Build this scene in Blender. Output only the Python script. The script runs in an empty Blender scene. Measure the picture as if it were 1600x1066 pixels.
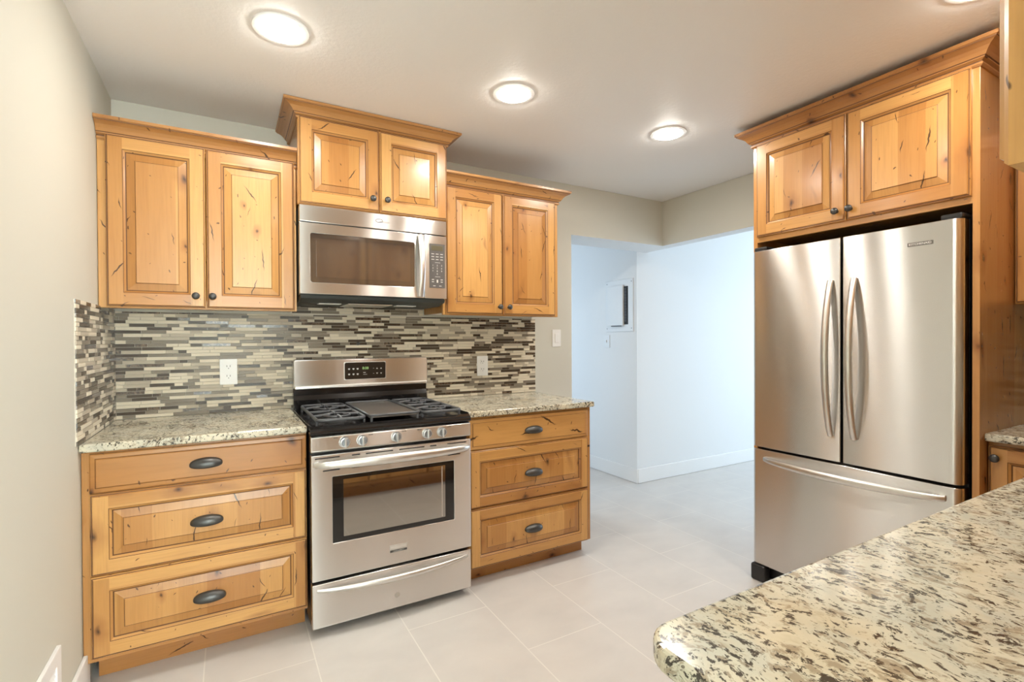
import bpy, bmesh, math, random
from mathutils import Vector, Matrix
S = bpy.context.scene
COL = S.collection
PI = math.pi
RND = random.Random(7)

# ------------------------------------------------------------------ camera, world, light, exposure
YAW, PITCH, ROLL = math.radians(29.5368), math.radians(-0.4638), math.radians(-0.3103)
FPX, PX, PY = 769.592, 793.242, 537.145
fw = Vector((math.sin(YAW)*math.cos(PITCH), math.cos(YAW)*math.cos(PITCH), math.sin(PITCH)))
rt = Vector((math.cos(YAW), -math.sin(YAW), 0)); up = rt.cross(fw)
Rv = rt*math.cos(ROLL)+up*math.sin(ROLL); Uv = up*math.cos(ROLL)-rt*math.sin(ROLL)
cd = bpy.data.cameras.new('camera'); cam = bpy.data.objects.new('camera', cd); COL.objects.link(cam)
cam.matrix_world = Matrix(((Rv.x, Uv.x, -fw.x, .4708), (Rv.y, Uv.y, -fw.y, -2.9344), (Rv.z, Uv.z, -fw.z, 1.2821), (0, 0, 0, 1)))
cd.sensor_width = 36; cd.lens = 36*FPX/1600
cd.shift_x = (800-PX)/1600; cd.shift_y = (PY-533)/1600
cd.clip_start = .05
S.camera = cam
S.view_settings.view_transform = 'Standard'; S.view_settings.look = 'None'
S.view_settings.gamma = 1; S.view_settings.use_curve_mapping = False
S.view_settings.exposure = 0.64
W = bpy.data.worlds.new('world'); S.world = W; W.use_nodes = True
W.node_tree.nodes['Background'].inputs[0].default_value = (.75, .87, 1, 1)
W.node_tree.nodes['Background'].inputs[1].default_value = .6

def area(name, loc, rot, sx, sy, power, color, shape='RECTANGLE', spread=PI):
    l = bpy.data.lights.new(name, 'AREA'); l.shape = shape; l.size = sx
    if shape in ('RECTANGLE', 'ELLIPSE'): l.size_y = sy
    l.energy = power; l.color = color; l.spread = spread
    o = bpy.data.objects.new(name, l); COL.objects.link(o); o.location = loc; o.rotation_euler = rot
    return o
# daylight from the side room; hall and rear areas are unseen added fills
DAY = (.66, .83, 1.0)
area('daylight_side_room', (5.15, -3.44, 1.35), (PI/2, 0, PI), 2.2, 1.7, 21, DAY)              # faces +y
area('daylight_side_room_end', (7.05, -1.15, 1.35), (PI/2, 0, PI/2), 2.3, 1.8, 39, DAY)         # faces -x
area('hall_fill', (2.12, 1.7, 1.25), (PI/2, 0, -PI/2), 1.2, 1.9, 13, DAY)                  # faces +x, added to light the hall wall
area('rear_fill', (1.6, -5.93, 1.35), (PI/2, 0, PI), 3.2, 2.1, 300, (.77, .89, 1.0))        # faces +y, added fill behind the camera to lift ceiling and fronts

H = 2.4223; ZH = 2.0546; XR = 3.6195; XO = 2.677; YW = .298; CT = .914

# ------------------------------------------------------------------ node helpers
def mat_new(name):
    m = bpy.data.materials.new(name); m.use_nodes = True
    nt = m.node_tree
    return m, nt, nt.nodes['Principled BSDF']
def nd(nt, t, **kw):
    n = nt.nodes.new(t)
    for k, v in kw.items():
        if k == 'inp':
            for a, b in v.items():
                if hasattr(b, 'is_linked') or isinstance(b, bpy.types.NodeSocket): nt.links.new(b, n.inputs[a])
                else: n.inputs[a].default_value = b
        else: setattr(n, k, v)
    return n
def mth(nt, op, a, b=None, c=None, clamp=False):
    n = nt.nodes.new('ShaderNodeMath'); n.operation = op; n.use_clamp = clamp
    for i, q in enumerate((a, b, c)):
        if q is None: continue
        if isinstance(q, bpy.types.NodeSocket): nt.links.new(q, n.inputs[i])
        else: n.inputs[i].default_value = q
    return n.outputs[0]
def ramp(nt, fac, a, b):
    n = nd(nt, 'ShaderNodeMapRange', inp={0: fac, 1: a, 2: b, 3: 0.0, 4: 1.0}); n.clamp = True
    return n.outputs[0]
def mixc(nt, fac, a, b, blend='MIX'):
    n = nt.nodes.new('ShaderNodeMix'); n.data_type = 'RGBA'; n.blend_type = blend
    for i, q in ((0, fac), (6, a), (7, b)):
        if isinstance(q, bpy.types.NodeSocket): nt.links.new(q, n.inputs[i])
        elif i == 0: n.inputs[i].default_value = q
        else: n.inputs[i].default_value = (*q, 1) if len(q) == 3 else q
    return n.outputs[2]
def noise(nt, vec, scale, detail=2, rough=.5, dist=0):
    n = nd(nt, 'ShaderNodeTexNoise', inp={'Vector': vec, 'Scale': scale, 'Detail': detail, 'Roughness': rough, 'Distortion': dist})
    return n.outputs[0]
def mapping(nt, vec, scale=(1, 1, 1), rot=(0, 0, 0), loc=(0, 0, 0)):
    return nd(nt, 'ShaderNodeMapping', inp={'Vector': vec, 'Scale': scale, 'Rotation': rot, 'Location': loc}).outputs[0]
def simple(name, col, rough=.5, metal=0, spec=.5, coat=0, emit=None, estr=0):
    m, nt, b = mat_new(name)
    b.inputs['Base Color'].default_value = (*col, 1); b.inputs['Roughness'].default_value = rough
    b.inputs['Metallic'].default_value = metal; b.inputs['Specular IOR Level'].default_value = spec
    b.inputs['Coat Weight'].default_value = coat
    if emit: b.inputs['Emission Color'].default_value = (*emit, 1); b.inputs['Emission Strength'].default_value = estr
    return m

# ------------------------------------------------------------------ materials
BW = .095
def wood(name, light, dark, gloss=.33):
    m, nt, b = mat_new(name)
    uv = nd(nt, 'ShaderNodeTexCoord').outputs['UV']
    sx = nd(nt, 'ShaderNodeSeparateXYZ', inp={0: uv})
    u, v = sx.outputs[0], sx.outputs[1]
    board = mth(nt, 'FLOOR', mth(nt, 'DIVIDE', u, BW))
    wn = nd(nt, 'ShaderNodeTexWhiteNoise', noise_dimensions='1D', inp={'W': board})
    tone = wn.outputs[0]
    c = nd(nt, 'ShaderNodeCombineXYZ', inp={0: u, 1: v, 2: board}).outputs[0]
    figure = noise(nt, mapping(nt, c, (9, 1.6, 1)), 1.0, 3, .5, .6)
    grain = noise(nt, mapping(nt, c, (130, 5, 1)), 1.0, 3, .6)
    f = mth(nt, 'ADD', mth(nt, 'MULTIPLY', figure, .55), mth(nt, 'MULTIPLY', tone, .75))
    col = mixc(nt, ramp(nt, f, .32, 1.02), light, dark)
    col = mixc(nt, mth(nt, 'MULTIPLY', ramp(nt, grain, .45, .75), .22), col, tuple(.55*q for q in dark))
    # knots
    def spots(scale, rmin, hw, hl, rotamt, soft, seed):
        p = mapping(nt, uv, (scale, scale*.8, 1), loc=(seed, seed*1.7, 0))
        wob = nd(nt, 'ShaderNodeTexNoise', inp={'Vector': p, 'Scale': 6.0, 'Detail': 1.0})
        p2 = nd(nt, 'ShaderNodeVectorMath', operation='MULTIPLY_ADD', inp={0: wob.outputs['Color'], 1: (.10, .10, 0), 2: p}).outputs[0]
        vo = nd(nt, 'ShaderNodeTexVoronoi', voronoi_dimensions='2D', inp={'Vector': p2, 'Scale': 1.0, 'Randomness': .8})
        cs = nd(nt, 'ShaderNodeSeparateColor', inp={0: vo.outputs['Color']})
        d = nd(nt, 'ShaderNodeVectorMath', operation='SUBTRACT', inp={0: p2, 1: vo.outputs['Position']}).outputs[0]
        ang = mth(nt, 'MULTIPLY', mth(nt, 'SUBTRACT', cs.outputs[1], .5), rotamt)
        r = nd(nt, 'ShaderNodeVectorRotate', rotation_type='Z_AXIS', inp={'Vector': d, 'Angle': ang}).outputs[0]
        sz = mth(nt, 'ADD', mth(nt, 'MULTIPLY', cs.outputs[2], 1.0), .45)
        r = nd(nt, 'ShaderNodeVectorMath', operation='MULTIPLY', inp={0: r, 1: (1/(hw*scale), 1/(hl*scale*.8), 0)}).outputs[0]
        ln = mth(nt, 'DIVIDE', nd(nt, 'ShaderNodeVectorMath', operation='LENGTH', inp={0: r}).outputs['Value'], sz)
        on = mth(nt, 'GREATER_THAN', cs.outputs[0], rmin)
        mk = mth(nt, 'MULTIPLY', mth(nt, 'SUBTRACT', 1.0, ramp(nt, ln, 1-soft, 1.0)), on)
        hal = mth(nt, 'MULTIPLY', mth(nt, 'SUBTRACT', 1.0, ramp(nt, ln, .3, 3.2)), on)
        return mk, hal
    k, kh = spots(4.4, .50, .0115, .020, .8, .9, 3.1)
    col = mixc(nt, mth(nt, 'MULTIPLY', kh, .65), col, (.28, .10, .025))
    col = mixc(nt, mth(nt, 'MULTIPLY', k, .93), col, (.035, .014, .006))
    s, _ = spots(7.0, .22, .0024, .040, 1.6, .45, 9.4)
    col = mixc(nt, mth(nt, 'MULTIPLY', s, .93), col, (.035, .014, .005))
    s2, _ = spots(15.0, .40, .0021, .0070, 3.0, .4, 5.7)
    col = mixc(nt, mth(nt, 'MULTIPLY', s2, .85), col, (.06, .025, .01))
    cl, _ = spots(2.6, .45, .02, .10, .9, 1.0, 1.3)      # soft reddish mineral streaks
    col = mixc(nt, mth(nt, 'MULTIPLY', cl, .62), col, (.27, .105, .03))
    nt.links.new(col, b.inputs['Base Color'])
    b.inputs['Roughness'].default_value = gloss; b.inputs['Specular IOR Level'].default_value = .45
    b.inputs['Coat Weight'].default_value = .25; b.inputs['Coat Roughness'].default_value = .18
    return m
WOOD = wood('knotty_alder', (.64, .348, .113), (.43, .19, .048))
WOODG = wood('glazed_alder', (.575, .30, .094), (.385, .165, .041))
WOODL = wood('knotty_alder_panel', (.53, .265, .088), (.43, .185, .05), .22)
WOODC = wood('alder_crown', (.51, .26, .09), (.37, .16, .045), .36)
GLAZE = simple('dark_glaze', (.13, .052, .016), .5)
MELAMINE = simple('cabinet_underside', (.74, .70, .64), .5)

def paint(name, col, bump=.04, scale=260, rough=.6):
    m, nt, b = mat_new(name)
    b.inputs['Base Color'].default_value = (*col, 1); b.inputs['Roughness'].default_value = rough
    b.inputs['Specular IOR Level'].default_value = .3
    tc = nd(nt, 'ShaderNodeTexCoord').outputs['Object']
    n = noise(nt, tc, scale, 3, .5)
    bp = nd(nt, 'ShaderNodeBump', inp={'Height': n, 'Strength': bump, 'Distance': .004})
    nt.links.new(bp.outputs[0], b.inputs['Normal'])
    return m
TAN = paint('tan_wall_paint', (.615, .595, .515))
WHITE = paint('white_wall_paint', (.80, .81, .81))
CEIL = paint('ceiling_paint', (.90, .89, .875), .25, 70, .45)
TRIM = simple('white_trim', (.84, .84, .83), .35)

def granite():
    m, nt, b = mat_new('granite')
    tc = nd(nt, 'ShaderNodeTexCoord').outputs['Object']
    w = nd(nt, 'ShaderNodeTexNoise', inp={'Vector': tc, 'Scale': 9.0, 'Detail': 3.0})
    p = nd(nt, 'ShaderNodeVectorMath', operation='MULTIPLY_ADD', inp={0: w.outputs['Color'], 1: (.07, .07, .07), 2: tc}).outputs[0]
    pd = mapping(nt, p, (1.15, .72, 1.0), (0, 0, .3))
    n1 = noise(nt, p, 14, 4, .6)
    col = mixc(nt, ramp(nt, n1, .40, .62), (.65, .60, .46), (.54, .525, .43))
    n2 = noise(nt, pd, 6.0, 4, .6, .5)
    col = mixc(nt, mth(nt, 'MULTIPLY', ramp(nt, n2, .55, .75), .6), col, (.50, .385, .23))
    n6 = noise(nt, pd, 30, 3, .6, .3)
    col = mixc(nt, mth(nt, 'MULTIPLY', ramp(nt, n6, .58, .70), .45), col, (.36, .29, .19))
    cl = noise(nt, p, 8, 3, .55)
    n3 = noise(nt, pd, 46, 5, .7, .35)
    th = mth(nt, 'ADD', n3, mth(nt, 'MULTIPLY', cl, .22))
    col = mixc(nt, mth(nt, 'MULTIPLY', ramp(nt, th, .632, .71), .6), col, (.19, .125, .07))
    n4 = noise(nt, pd, 80, 5, .72, .25)
    th2 = mth(nt, 'ADD', n4, mth(nt, 'MULTIPLY', cl, .20))
    col = mixc(nt, mth(nt, 'MULTIPLY', ramp(nt, th2, .643, .682), .95), col, (.03, .024, .018))
    vo = nd(nt, 'ShaderNodeTexVoronoi', inp={'Vector': pd, 'Scale': 150.0})
    cs = nd(nt, 'ShaderNodeSeparateColor', inp={0: vo.outputs['Color']})
    fl = mth(nt, 'MULTIPLY', mth(nt, 'LESS_THAN', vo.outputs['Distance'], .30), mth(nt, 'GREATER_THAN', cs.outputs[0], .80))
    col = mixc(nt, mth(nt, 'MULTIPLY', fl, .8), col, (.08, .06, .04))
    nt.links.new(col, b.inputs['Base Color'])
    b.inputs['Roughness'].default_value = .13; b.inputs['Specular IOR Level'].default_value = .5
    return m
GRANITE = granite()

def steel(name, col, rough=.30, aniso=.65):
    m, nt, b = mat_new(name)
    tc = nd(nt, 'ShaderNodeTexCoord').outputs['Object']
    b.inputs['Roughness'].default_value = rough; b.inputs['Base Color'].default_value = (*col, 1)
    n = noise(nt, mapping(nt, tc, (2.2, 2.2, 1.1)), 1.0, 1, .4)
    bp = nd(nt, 'ShaderNodeBump', inp={'Height': n, 'Strength': .12, 'Distance': .012})
    nt.links.new(bp.outputs[0], b.inputs['Normal'])
    b.inputs['Metallic'].default_value = 1; b.inputs['Anisotropic'].default_value = aniso
    b.inputs['Anisotropic Rotation'].default_value = .25
    t = nd(nt, 'ShaderNodeTangent', direction_type='RADIAL', axis='Z')
    nt.links.new(t.outputs[0], b.inputs['Tangent'])
    return m
STEEL = steel('brushed_stainless', (.70, .69, .67), .27, 1.0)
SATIN = simple('satin_stainless', (.70, .685, .655), .34, 1)
CHROME = simple('bright_metal', (.82, .82, .82), .12, 1)
BLACK = simple('black_plastic', (.012, .012, .013), .35)
BLACKGLOSS = simple('black_enamel', (.010, .009, .009), .12, 0, .5)
IRON = simple('cast_iron', (.075, .078, .085), .33)
GRIDDLE = simple('griddle_metal', (.22, .20, .18), .35, .6)
GRAY = simple('dark_gray_housing', (.035, .042, .04), .45)
GLASSB = simple('black_glass', (.010, .010, .010), .05, 0, .6)
OVENGLASS = simple('mirrored_oven_glass', (.40, .39, .37), .035, 1)
MWGLASS = simple('microwave_window', (.19, .19, .185), .06, .85, .6)
KEYPAD = simple('keypad_overlay', (.10, .09, .085), .45)
PRINT = simple('printed_marks', (.62, .60, .56), .5)
DARKPRINT = simple('dark_marks', (.06, .055, .05), .5)
LCD = simple('display_window', (.10, .085, .045), .3)
GREEN = simple('lit_digits', (.2, .3, .12), .5, emit=(.55, 1, .30), estr=.3)
BRONZE = simple('dark_bronze', (.085, .085, .083), .36, .7)
PLASTIC = simple('white_plastic', (.84, .83, .80), .3)
SLOT = simple('dark_slot', (.02, .02, .02), .6)
PANELW = simple('panel_enamel', (.78, .80, .81), .35)
BREAKER = simple('breaker_gray', (.06, .06, .065), .5)
LENS = simple('lamp_lens', (1, 1, 1), .4, emit=(1, .95, .86), estr=80)
T_CREAM = simple('tile_cream', (.74, .66, .515), .35, 0, .22)
T_BEIGE = simple('tile_beige', (.50, .435, .335), .35, 0, .22)
T_TAUPE = simple('tile_taupe_glass', (.24, .20, .15), .25, 0, .22)
T_BROWN = simple('tile_brown_glass', (.08, .058, .038), .22, 0, .22)
def marble_tile():
    m, nt, b = mat_new('tile_dark_marble')
    tc = nd(nt, 'ShaderNodeTexCoord').outputs['Object']
    n = noise(nt, tc, 60, 4, .6, 1)
    nt.links.new(mixc(nt, ramp(nt, n, .42, .66), (.05, .033, .022), (.24, .17, .11)), b.inputs['Base Color'])
    b.inputs['Roughness'].default_value = .15
    return m
T_EMP = marble_tile()
GROUT = simple('tile_grout', (.62, .57, .48), .8)

def floor_mat():
    m, nt, b = mat_new('floor_tile')
    tc = nd(nt, 'ShaderNodeTexCoord').outputs['Object']
    s = nd(nt, 'ShaderNodeSeparateXYZ', inp={0: tc})
    v = nd(nt, 'ShaderNodeCombineXYZ', inp={0: mth(nt, 'ADD', s.outputs[1], .83+7.6), 1: mth(nt, 'ADD', s.outputs[0], .010+.387*20), 2: 0.0}).outputs[0]
    br = nd(nt, 'ShaderNodeTexBrick', offset=.5, offset_frequency=2, squash=1, inp={'Vector': v, 'Color1': (.3, .3, .3, 1), 'Color2': (.7, .7, .7, 1), 'Mortar': (0, 0, 0, 1), 'Scale': 1.0, 'Mortar Size': .0025, 'Mortar Smooth': .1, 'Brick Width': .76, 'Row Height': .387})
    tone = nd(nt, 'ShaderNodeSeparateColor', inp={0: br.outputs['Color']}).outputs[0]
    n = noise(nt, mapping(nt, tc, (1.6, 2.6, 1)), 2.2, 4, .55, .3)
    f = mth(nt, 'ADD', mth(nt, 'MULTIPLY', n, .8), mth(nt, 'MULTIPLY', tone, .2))
    col = mixc(nt, ramp(nt, f, .3, .75), (.66, .63, .595), (.57, .545, .52))
    col = mixc(nt, br.outputs['Fac'], col, (.75, .725, .68))
    nt.links.new(col, b.inputs['Base Color'])
    r = mth(nt, 'ADD', mth(nt, 'MULTIPLY', br.outputs['Fac'], .4), .36)
    nt.links.new(r, b.inputs['Roughness'])
    bp = nd(nt, 'ShaderNodeBump', invert=True, inp={'Height': br.outputs['Fac'], 'Strength': .35, 'Distance': .002})
    nt.links.new(bp.outputs[0], b.inputs['Normal'])
    return m
FLOORM = floor_mat()

# ------------------------------------------------------------------ mesh builder
def boxes(name, mat, parent, L):
    for d in L: bx(name, d, mat, parent)
class MB:
    def __init__(s): s.v = []; s.f = []; s.m = []; s.uv = []
    def face(s, pts, mat=0, uvs=None):
        i = len(s.v); s.v += [tuple(p) for p in pts]
        s.f.append(list(range(i, i+len(pts)))); s.m.append(mat); s.uv.append(uvs or [(0, 0)]*len(pts))
    def poly(s, pts, mat=0, grain='z', off=(0, 0)):
        a, b_, c = Vector(pts[0]), Vector(pts[1]), Vector(pts[2])
        n = (b_-a).cross(c-a); ax = max(range(3), key=lambda k: abs(n[k])); g = 'xyz'.index(grain)
        rest = [k for k in range(3) if k != ax]
        if g in rest: vk = g; uk = [k for k in rest if k != g][0]
        else: uk, vk = rest
        s.face(pts, mat, [(p[uk]+off[0], p[vk]+off[1]) for p in pts])
    def box(s, x0, x1, y0, y1, z0, z1, mat=0, grain='z', off=None):
        if off is None: off = (BW*RND.randint(0, 400)+.02, RND.uniform(0, 40))
        P = [(x, y, z) for z in (z0, z1) for y in (y0, y1) for x in (x0, x1)]
        i = len(s.v); s.v += P
        g = 'xyz'.index(grain)
        base = (x0, y0, z0)
        for q in ((0, 2, 3, 1), (4, 5, 7, 6), (0, 1, 5, 4), (2, 6, 7, 3), (0, 4, 6, 2), (1, 3, 7, 5)):
            pts = [P[k] for k in q]
            a, b_, c = map(Vector, pts[:3]); n = (b_-a).cross(c-a); ax = max(range(3), key=lambda k: abs(n[k]))
            rest = [k for k in range(3) if k != ax]
            if g in rest: vk = g; uk = [k for k in rest if k != g][0]
            else: uk, vk = rest
            s.f.append([i+k for k in q]); s.m.append(mat)
            s.uv.append([(p[uk]-base[uk]+off[0], p[vk]+off[1]) for p in pts])
    def prism(s, poly, z0, z1, mat=0):
        i = len(s.v); n = len(poly)
        s.v += [(x, y, z0) for x, y in poly]+[(x, y, z1) for x, y in poly]
        s.f.append([i+k for k in reversed(range(n))]); s.m.append(mat); s.uv.append([(0, 0)]*n)
        s.f.append([i+n+k for k in range(n)]); s.m.append(mat); s.uv.append([(0, 0)]*n)
        for k in range(n):
            s.f.append([i+k, i+(k+1) % n, i+n+(k+1) % n, i+n+k]); s.m.append(mat); s.uv.append([(0, 0)]*4)
    def lathe(s, prof, c, axis='y', n=24, mat=0, sgn=-1):
        # prof: (radius, height) pairs, height along sgn*axis
        i = len(s.v)
        for r, h in prof:
            for k in range(n):
                a = 2*PI*k/n; p, q = r*math.cos(a), r*math.sin(a)
                if axis == 'y': s.v.append((c[0]+p, c[1]+sgn*h, c[2]+q))
                elif axis == 'z': s.v.append((c[0]+p, c[1]+q, c[2]+sgn*h))
                else: s.v.append((c[0]+sgn*h, c[1]+p, c[2]+q))
        for j in range(len(prof)-1):
            for k in range(n):
                s.f.append([i+j*n+k, i+j*n+(k+1) % n, i+(j+1)*n+(k+1) % n, i+(j+1)*n+k]); s.m.append(mat); s.uv.append([(0, 0)]*4)
        for j in (0, len(prof)-1):
            s.f.append([i+j*n+k for k in range(n)]); s.m.append(mat); s.uv.append([(0, 0)]*n)
    def tube(s, path, ra, rb=None, n=12, mat=0, upv=(0, 0, 1)):
        # elliptical tube: ra along 'side', rb along 'up'; ra/rb may be lists
        m_ = len(path); i = len(s.v); upv = Vector(upv)
        for j, p in enumerate(path):
            p = Vector(p); d = (Vector(path[min(j+1, m_-1)])-Vector(path[max(j-1, 0)])).normalized()
            sd = d.cross(upv)
            if sd.length < 1e-4: sd = d.cross(Vector((1, 0, 0)))
            sd.normalize(); u_ = sd.cross(d).normalized()
            A = ra[j] if isinstance(ra, (list, tuple)) else ra
            B = rb[j] if isinstance(rb, (list, tuple)) else (rb if rb is not None else A)
            for k in range(n):
                a = 2*PI*k/n; s.v.append(tuple(p+sd*A*math.cos(a)+u_*B*math.sin(a)))
        for j in range(m_-1):
            for k in range(n):
                s.f.append([i+j*n+k, i+j*n+(k+1) % n, i+(j+1)*n+(k+1) % n, i+(j+1)*n+k]); s.m.append(mat); s.uv.append([(0, 0)]*4)
        for j in (0, m_-1):
            s.f.append([i+j*n+k for k in range(n)]); s.m.append(mat); s.uv.append([(0, 0)]*n)
    def build(s, name, mats, parent=None, loc=(0, 0, 0), bevel=0, segs=2, smooth=0, recalc=True):
        if not isinstance(mats, (list, tuple)): mats = [mats]
        me = bpy.data.meshes.new(name); me.from_pydata(s.v, [], s.f)
        for m in mats: me.materials.append(m)
        ul = me.uv_layers.new(name='UVMap')
        for p, mi, uv in zip(me.polygons, s.m, s.uv):
            p.material_index = mi
            for li, q in zip(p.loop_indices, uv): ul.data[li].uv = q
        if recalc:
            bm = bmesh.new(); bm.from_mesh(me)
            if smooth or bevel: bmesh.ops.remove_doubles(bm, verts=bm.verts, dist=1e-6)
            bmesh.ops.recalc_face_normals(bm, faces=bm.faces); bm.to_mesh(me); bm.free()
        if smooth:
            for p in me.polygons: p.use_smooth = True
            me.set_sharp_from_angle(angle=math.radians(smooth))
        o = bpy.data.objects.new(name, me); COL.objects.link(o); o.location = loc
        if parent: o.parent = parent
        if bevel:
            b = o.modifiers.new('bevel', 'BEVEL'); b.width = bevel; b.segments = segs; b.limit_method = 'ANGLE'; b.angle_limit = math.radians(40)
            b.harden_normals = False
        return o
def thing(name, label, cat, loc=(0, 0, 0), rz=0, group=None):
    o = bpy.data.objects.new(name, None); COL.objects.link(o); o.location = loc; o.rotation_euler = (0, 0, rz)
    o.empty_display_size = .1
    return tag(o, label, cat, group)
def tag(o, label, cat, group=None):
    o['label'] = label; o['category'] = cat
    if group: o['group'] = group
    return o
def struct(o): o['kind'] = 'structure'; return o
def bx(name, d, mats, parent=None, bevel=0, grain='z', loc=(0, 0, 0), segs=2):
    m = MB(); m.box(*d, grain=grain); return m.build(name, mats, parent, loc, bevel, segs)
def text(name, body, size, mat, parent, loc, width=None, depth=.0006, face='-y', spacing=1.0):
    c = bpy.data.curves.new(name, 'FONT'); c.body = body; c.size = size; c.align_x = 'CENTER'; c.align_y = 'CENTER'
    c.extrude = depth; c.space_character = spacing; c.resolution_u = 3
    t = bpy.data.objects.new('tmp', c); COL.objects.link(t)
    me = bpy.data.meshes.new_from_object(t.evaluated_get(bpy.context.evaluated_depsgraph_get()))
    bpy.data.objects.remove(t); bpy.data.curves.remove(c)
    xs = [v.co.x for v in me.vertices]; cx = (min(xs)+max(xs))/2
    k = width/(max(xs)-min(xs)) if width else 1
    ys = [v.co.y for v in me.vertices]; cy = (min(ys)+max(ys))/2
    for v in me.vertices:
        x, y, z = (v.co.x-cx)*k, v.co.y-cy, v.co.z
        v.co = (x, -z, y)
    me.materials.clear(); me.materials.append(mat); me.name = name
    o = bpy.data.objects.new(name, me); COL.objects.link(o); o.location = loc
    if parent: o.parent = parent
    return o

# ------------------------------------------------------------------ cabinet pieces (local frame: front faces -y)
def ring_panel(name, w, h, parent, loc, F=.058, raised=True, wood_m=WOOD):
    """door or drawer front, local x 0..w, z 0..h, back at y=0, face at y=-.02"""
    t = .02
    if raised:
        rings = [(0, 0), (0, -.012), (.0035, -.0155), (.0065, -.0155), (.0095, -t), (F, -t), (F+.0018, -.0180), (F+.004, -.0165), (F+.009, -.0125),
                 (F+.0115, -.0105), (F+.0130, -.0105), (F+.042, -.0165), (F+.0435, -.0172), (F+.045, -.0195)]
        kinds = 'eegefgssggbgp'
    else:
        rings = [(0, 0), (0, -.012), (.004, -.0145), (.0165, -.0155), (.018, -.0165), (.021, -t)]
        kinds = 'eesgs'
    b = MB()
    K = lambda: BW*RND.randint(1, 900)
    offs = {}
    base_u = {0: K()+.012, 1: K()+.012, 2: K()+.012, 3: K()+.012}
    base_v = {k: RND.uniform(0, 60) for k in range(4)}
    pu, pv = RND.uniform(0, 90), RND.uniform(0, 60)
    def pt(i, y, c): return [(i, y, i), (w-i, y, i), (w-i, y, h-i), (i, y, h-i)][c]
    for k in range(len(rings)-1):
        (i0, y0), (i1, y1) = rings[k], rings[k+1]; kd = kinds[k]
        for sd in range(4):
            a, c = sd, (sd+1) % 4
            pts = [pt(i0, y0, a), pt(i0, y0, c), pt(i1, y1, c), pt(i1, y1, a)]
            if kd == 'f':
                if sd == 1: pts = [(w-i1, y0, i0), (w-i0, y0, i0), (w-i0, y0, h-i0), (w-i1, y0, h-i0)]
                elif sd == 3: pts = [(i0, y0, i0), (i1, y0, i0), (i1, y0, h-i0), (i0, y0, h-i0)]
                elif sd == 0: pts = [(i1, y0, i0), (w-i1, y0, i0), (w-i1, y0, i1), (i1, y0, i1)]
                else: pts = [(i1, y0, h-i1), (w-i1, y0, h-i1), (w-i1, y0, h-i0), (i1, y0, h-i0)]
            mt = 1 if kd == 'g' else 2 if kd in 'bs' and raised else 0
            if kd in 'bp' : uvs = [(p[0]+pu, p[2]+pv) for p in pts]
            elif not raised: uvs = [(p[2]*.5+base_u[0], p[0]+base_v[0]) for p in pts]
            elif sd in (1, 3):
                sub = 0 if sd == 3 else w-F
                uvs = [(p[0]-sub+base_u[sd]+p[1], p[2]+base_v[sd]) for p in pts]
            else:
                sub = 0 if sd == 0 else h-F
                uvs = [(p[2]-sub+base_u[sd]+p[1], p[0]+base_v[sd]) for p in pts]
            b.face(pts, mt, uvs)
    i, y = rings[-1]
    pts = [pt(i, y, c) for c in range(4)]
    b.face(pts, 0, [(p[0]+pu, p[2]+pv) if raised else (p[2]*.5+base_u[0], p[0]+base_v[0]) for p in pts])
    b.face([pt(0, 0, c) for c in (3, 2, 1, 0)], 0, [(0, 0)]*4)
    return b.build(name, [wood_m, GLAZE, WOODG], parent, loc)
def knob(parent, loc):
    b = MB(); b.lathe([(.009, 0), (.009, .002), (.0055, .005), (.0055, .012), (.012, .016), (.0158, .021), (.0150, .026), (.009, .030), (.001, .031)], (0, 0, 0), 'y', 20)
    return b.build('knob', BRONZE, parent, loc, smooth=50)
def cup_pull(parent, loc):
    a, bz, c = .057, .027, .026
    b = MB(); N, M = 24, 10; G = []
    for j in range(M+1):
        v = PI*.66*j/M; row = []
        for i in range(N+1):
            u = PI*i/N; s = math.sin(u)**.8
            row.append((-a*math.cos(u), -.002-c*s*math.sin(v), -.006+bz*s*math.cos(v)))
        G.append(row)
    for j in range(M):
        for i in range(N): b.face([G[j][i], G[j][i+1], G[j+1][i+1], G[j+1][i]])
    o = b.build('cup_pull', BRONZE, parent, loc, smooth=60)
    sm = o.modifiers.new('s', 'SOLIDIFY'); sm.thickness = .0035
    return o
def crown(name, path, prof, parent, mats=None, loc=(0, 0, 0)):
    """sweep prof [(out, z, mat)] along plan path; outward = right of travel"""
    pts = [Vector(p) for p in path]; n = len(pts); b = MB()
    dirs = [(pts[i+1]-pts[i]).normalized() for i in range(n-1)]
    nor = [Vector((d.y, -d.x)) for d in dirs]
    def off(i, o):
        if i == 0: return pts[0]+nor[0]*o
        if i == n-1: return pts[-1]+nor[-1]*o
        m = nor[i-1]+nor[i]; m = m/ (1+nor[i-1].dot(nor[i]))
        return pts[i]+m*o
    L = 0
    for i in range(n-1):
        ln = (pts[i+1]-pts[i]).length; ku = BW*RND.randint(1, 500)+.01; kv = RND.uniform(0, 50); arc = 0
        for k in range(len(prof)-1):
            (o0, z0, mt), (o1, z1, _) = prof[k], prof[k+1]
            A, B, C_, D = off(i, o0), off(i+1, o0), off(i+1, o1), off(i, o1)
            d = math.hypot(o1-o0, z1-z0)
            uvs = []
            for q, ar in ((A, arc), (B, arc), (C_, arc+d), (D, arc+d)): uvs.append((ku+ar*.6, kv+(q-pts[i]).dot(dirs[i])))
            b.face([(*A, z0), (*B, z0), (*C_, z1), (*D, z1)], mt, uvs); arc += d
    for e in (0, n-1):
        b.face([(*off(e, o), z) for o, z, _ in prof], 0)
    return b.build(name, mats or [WOODC, GLAZE], parent, loc)
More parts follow.
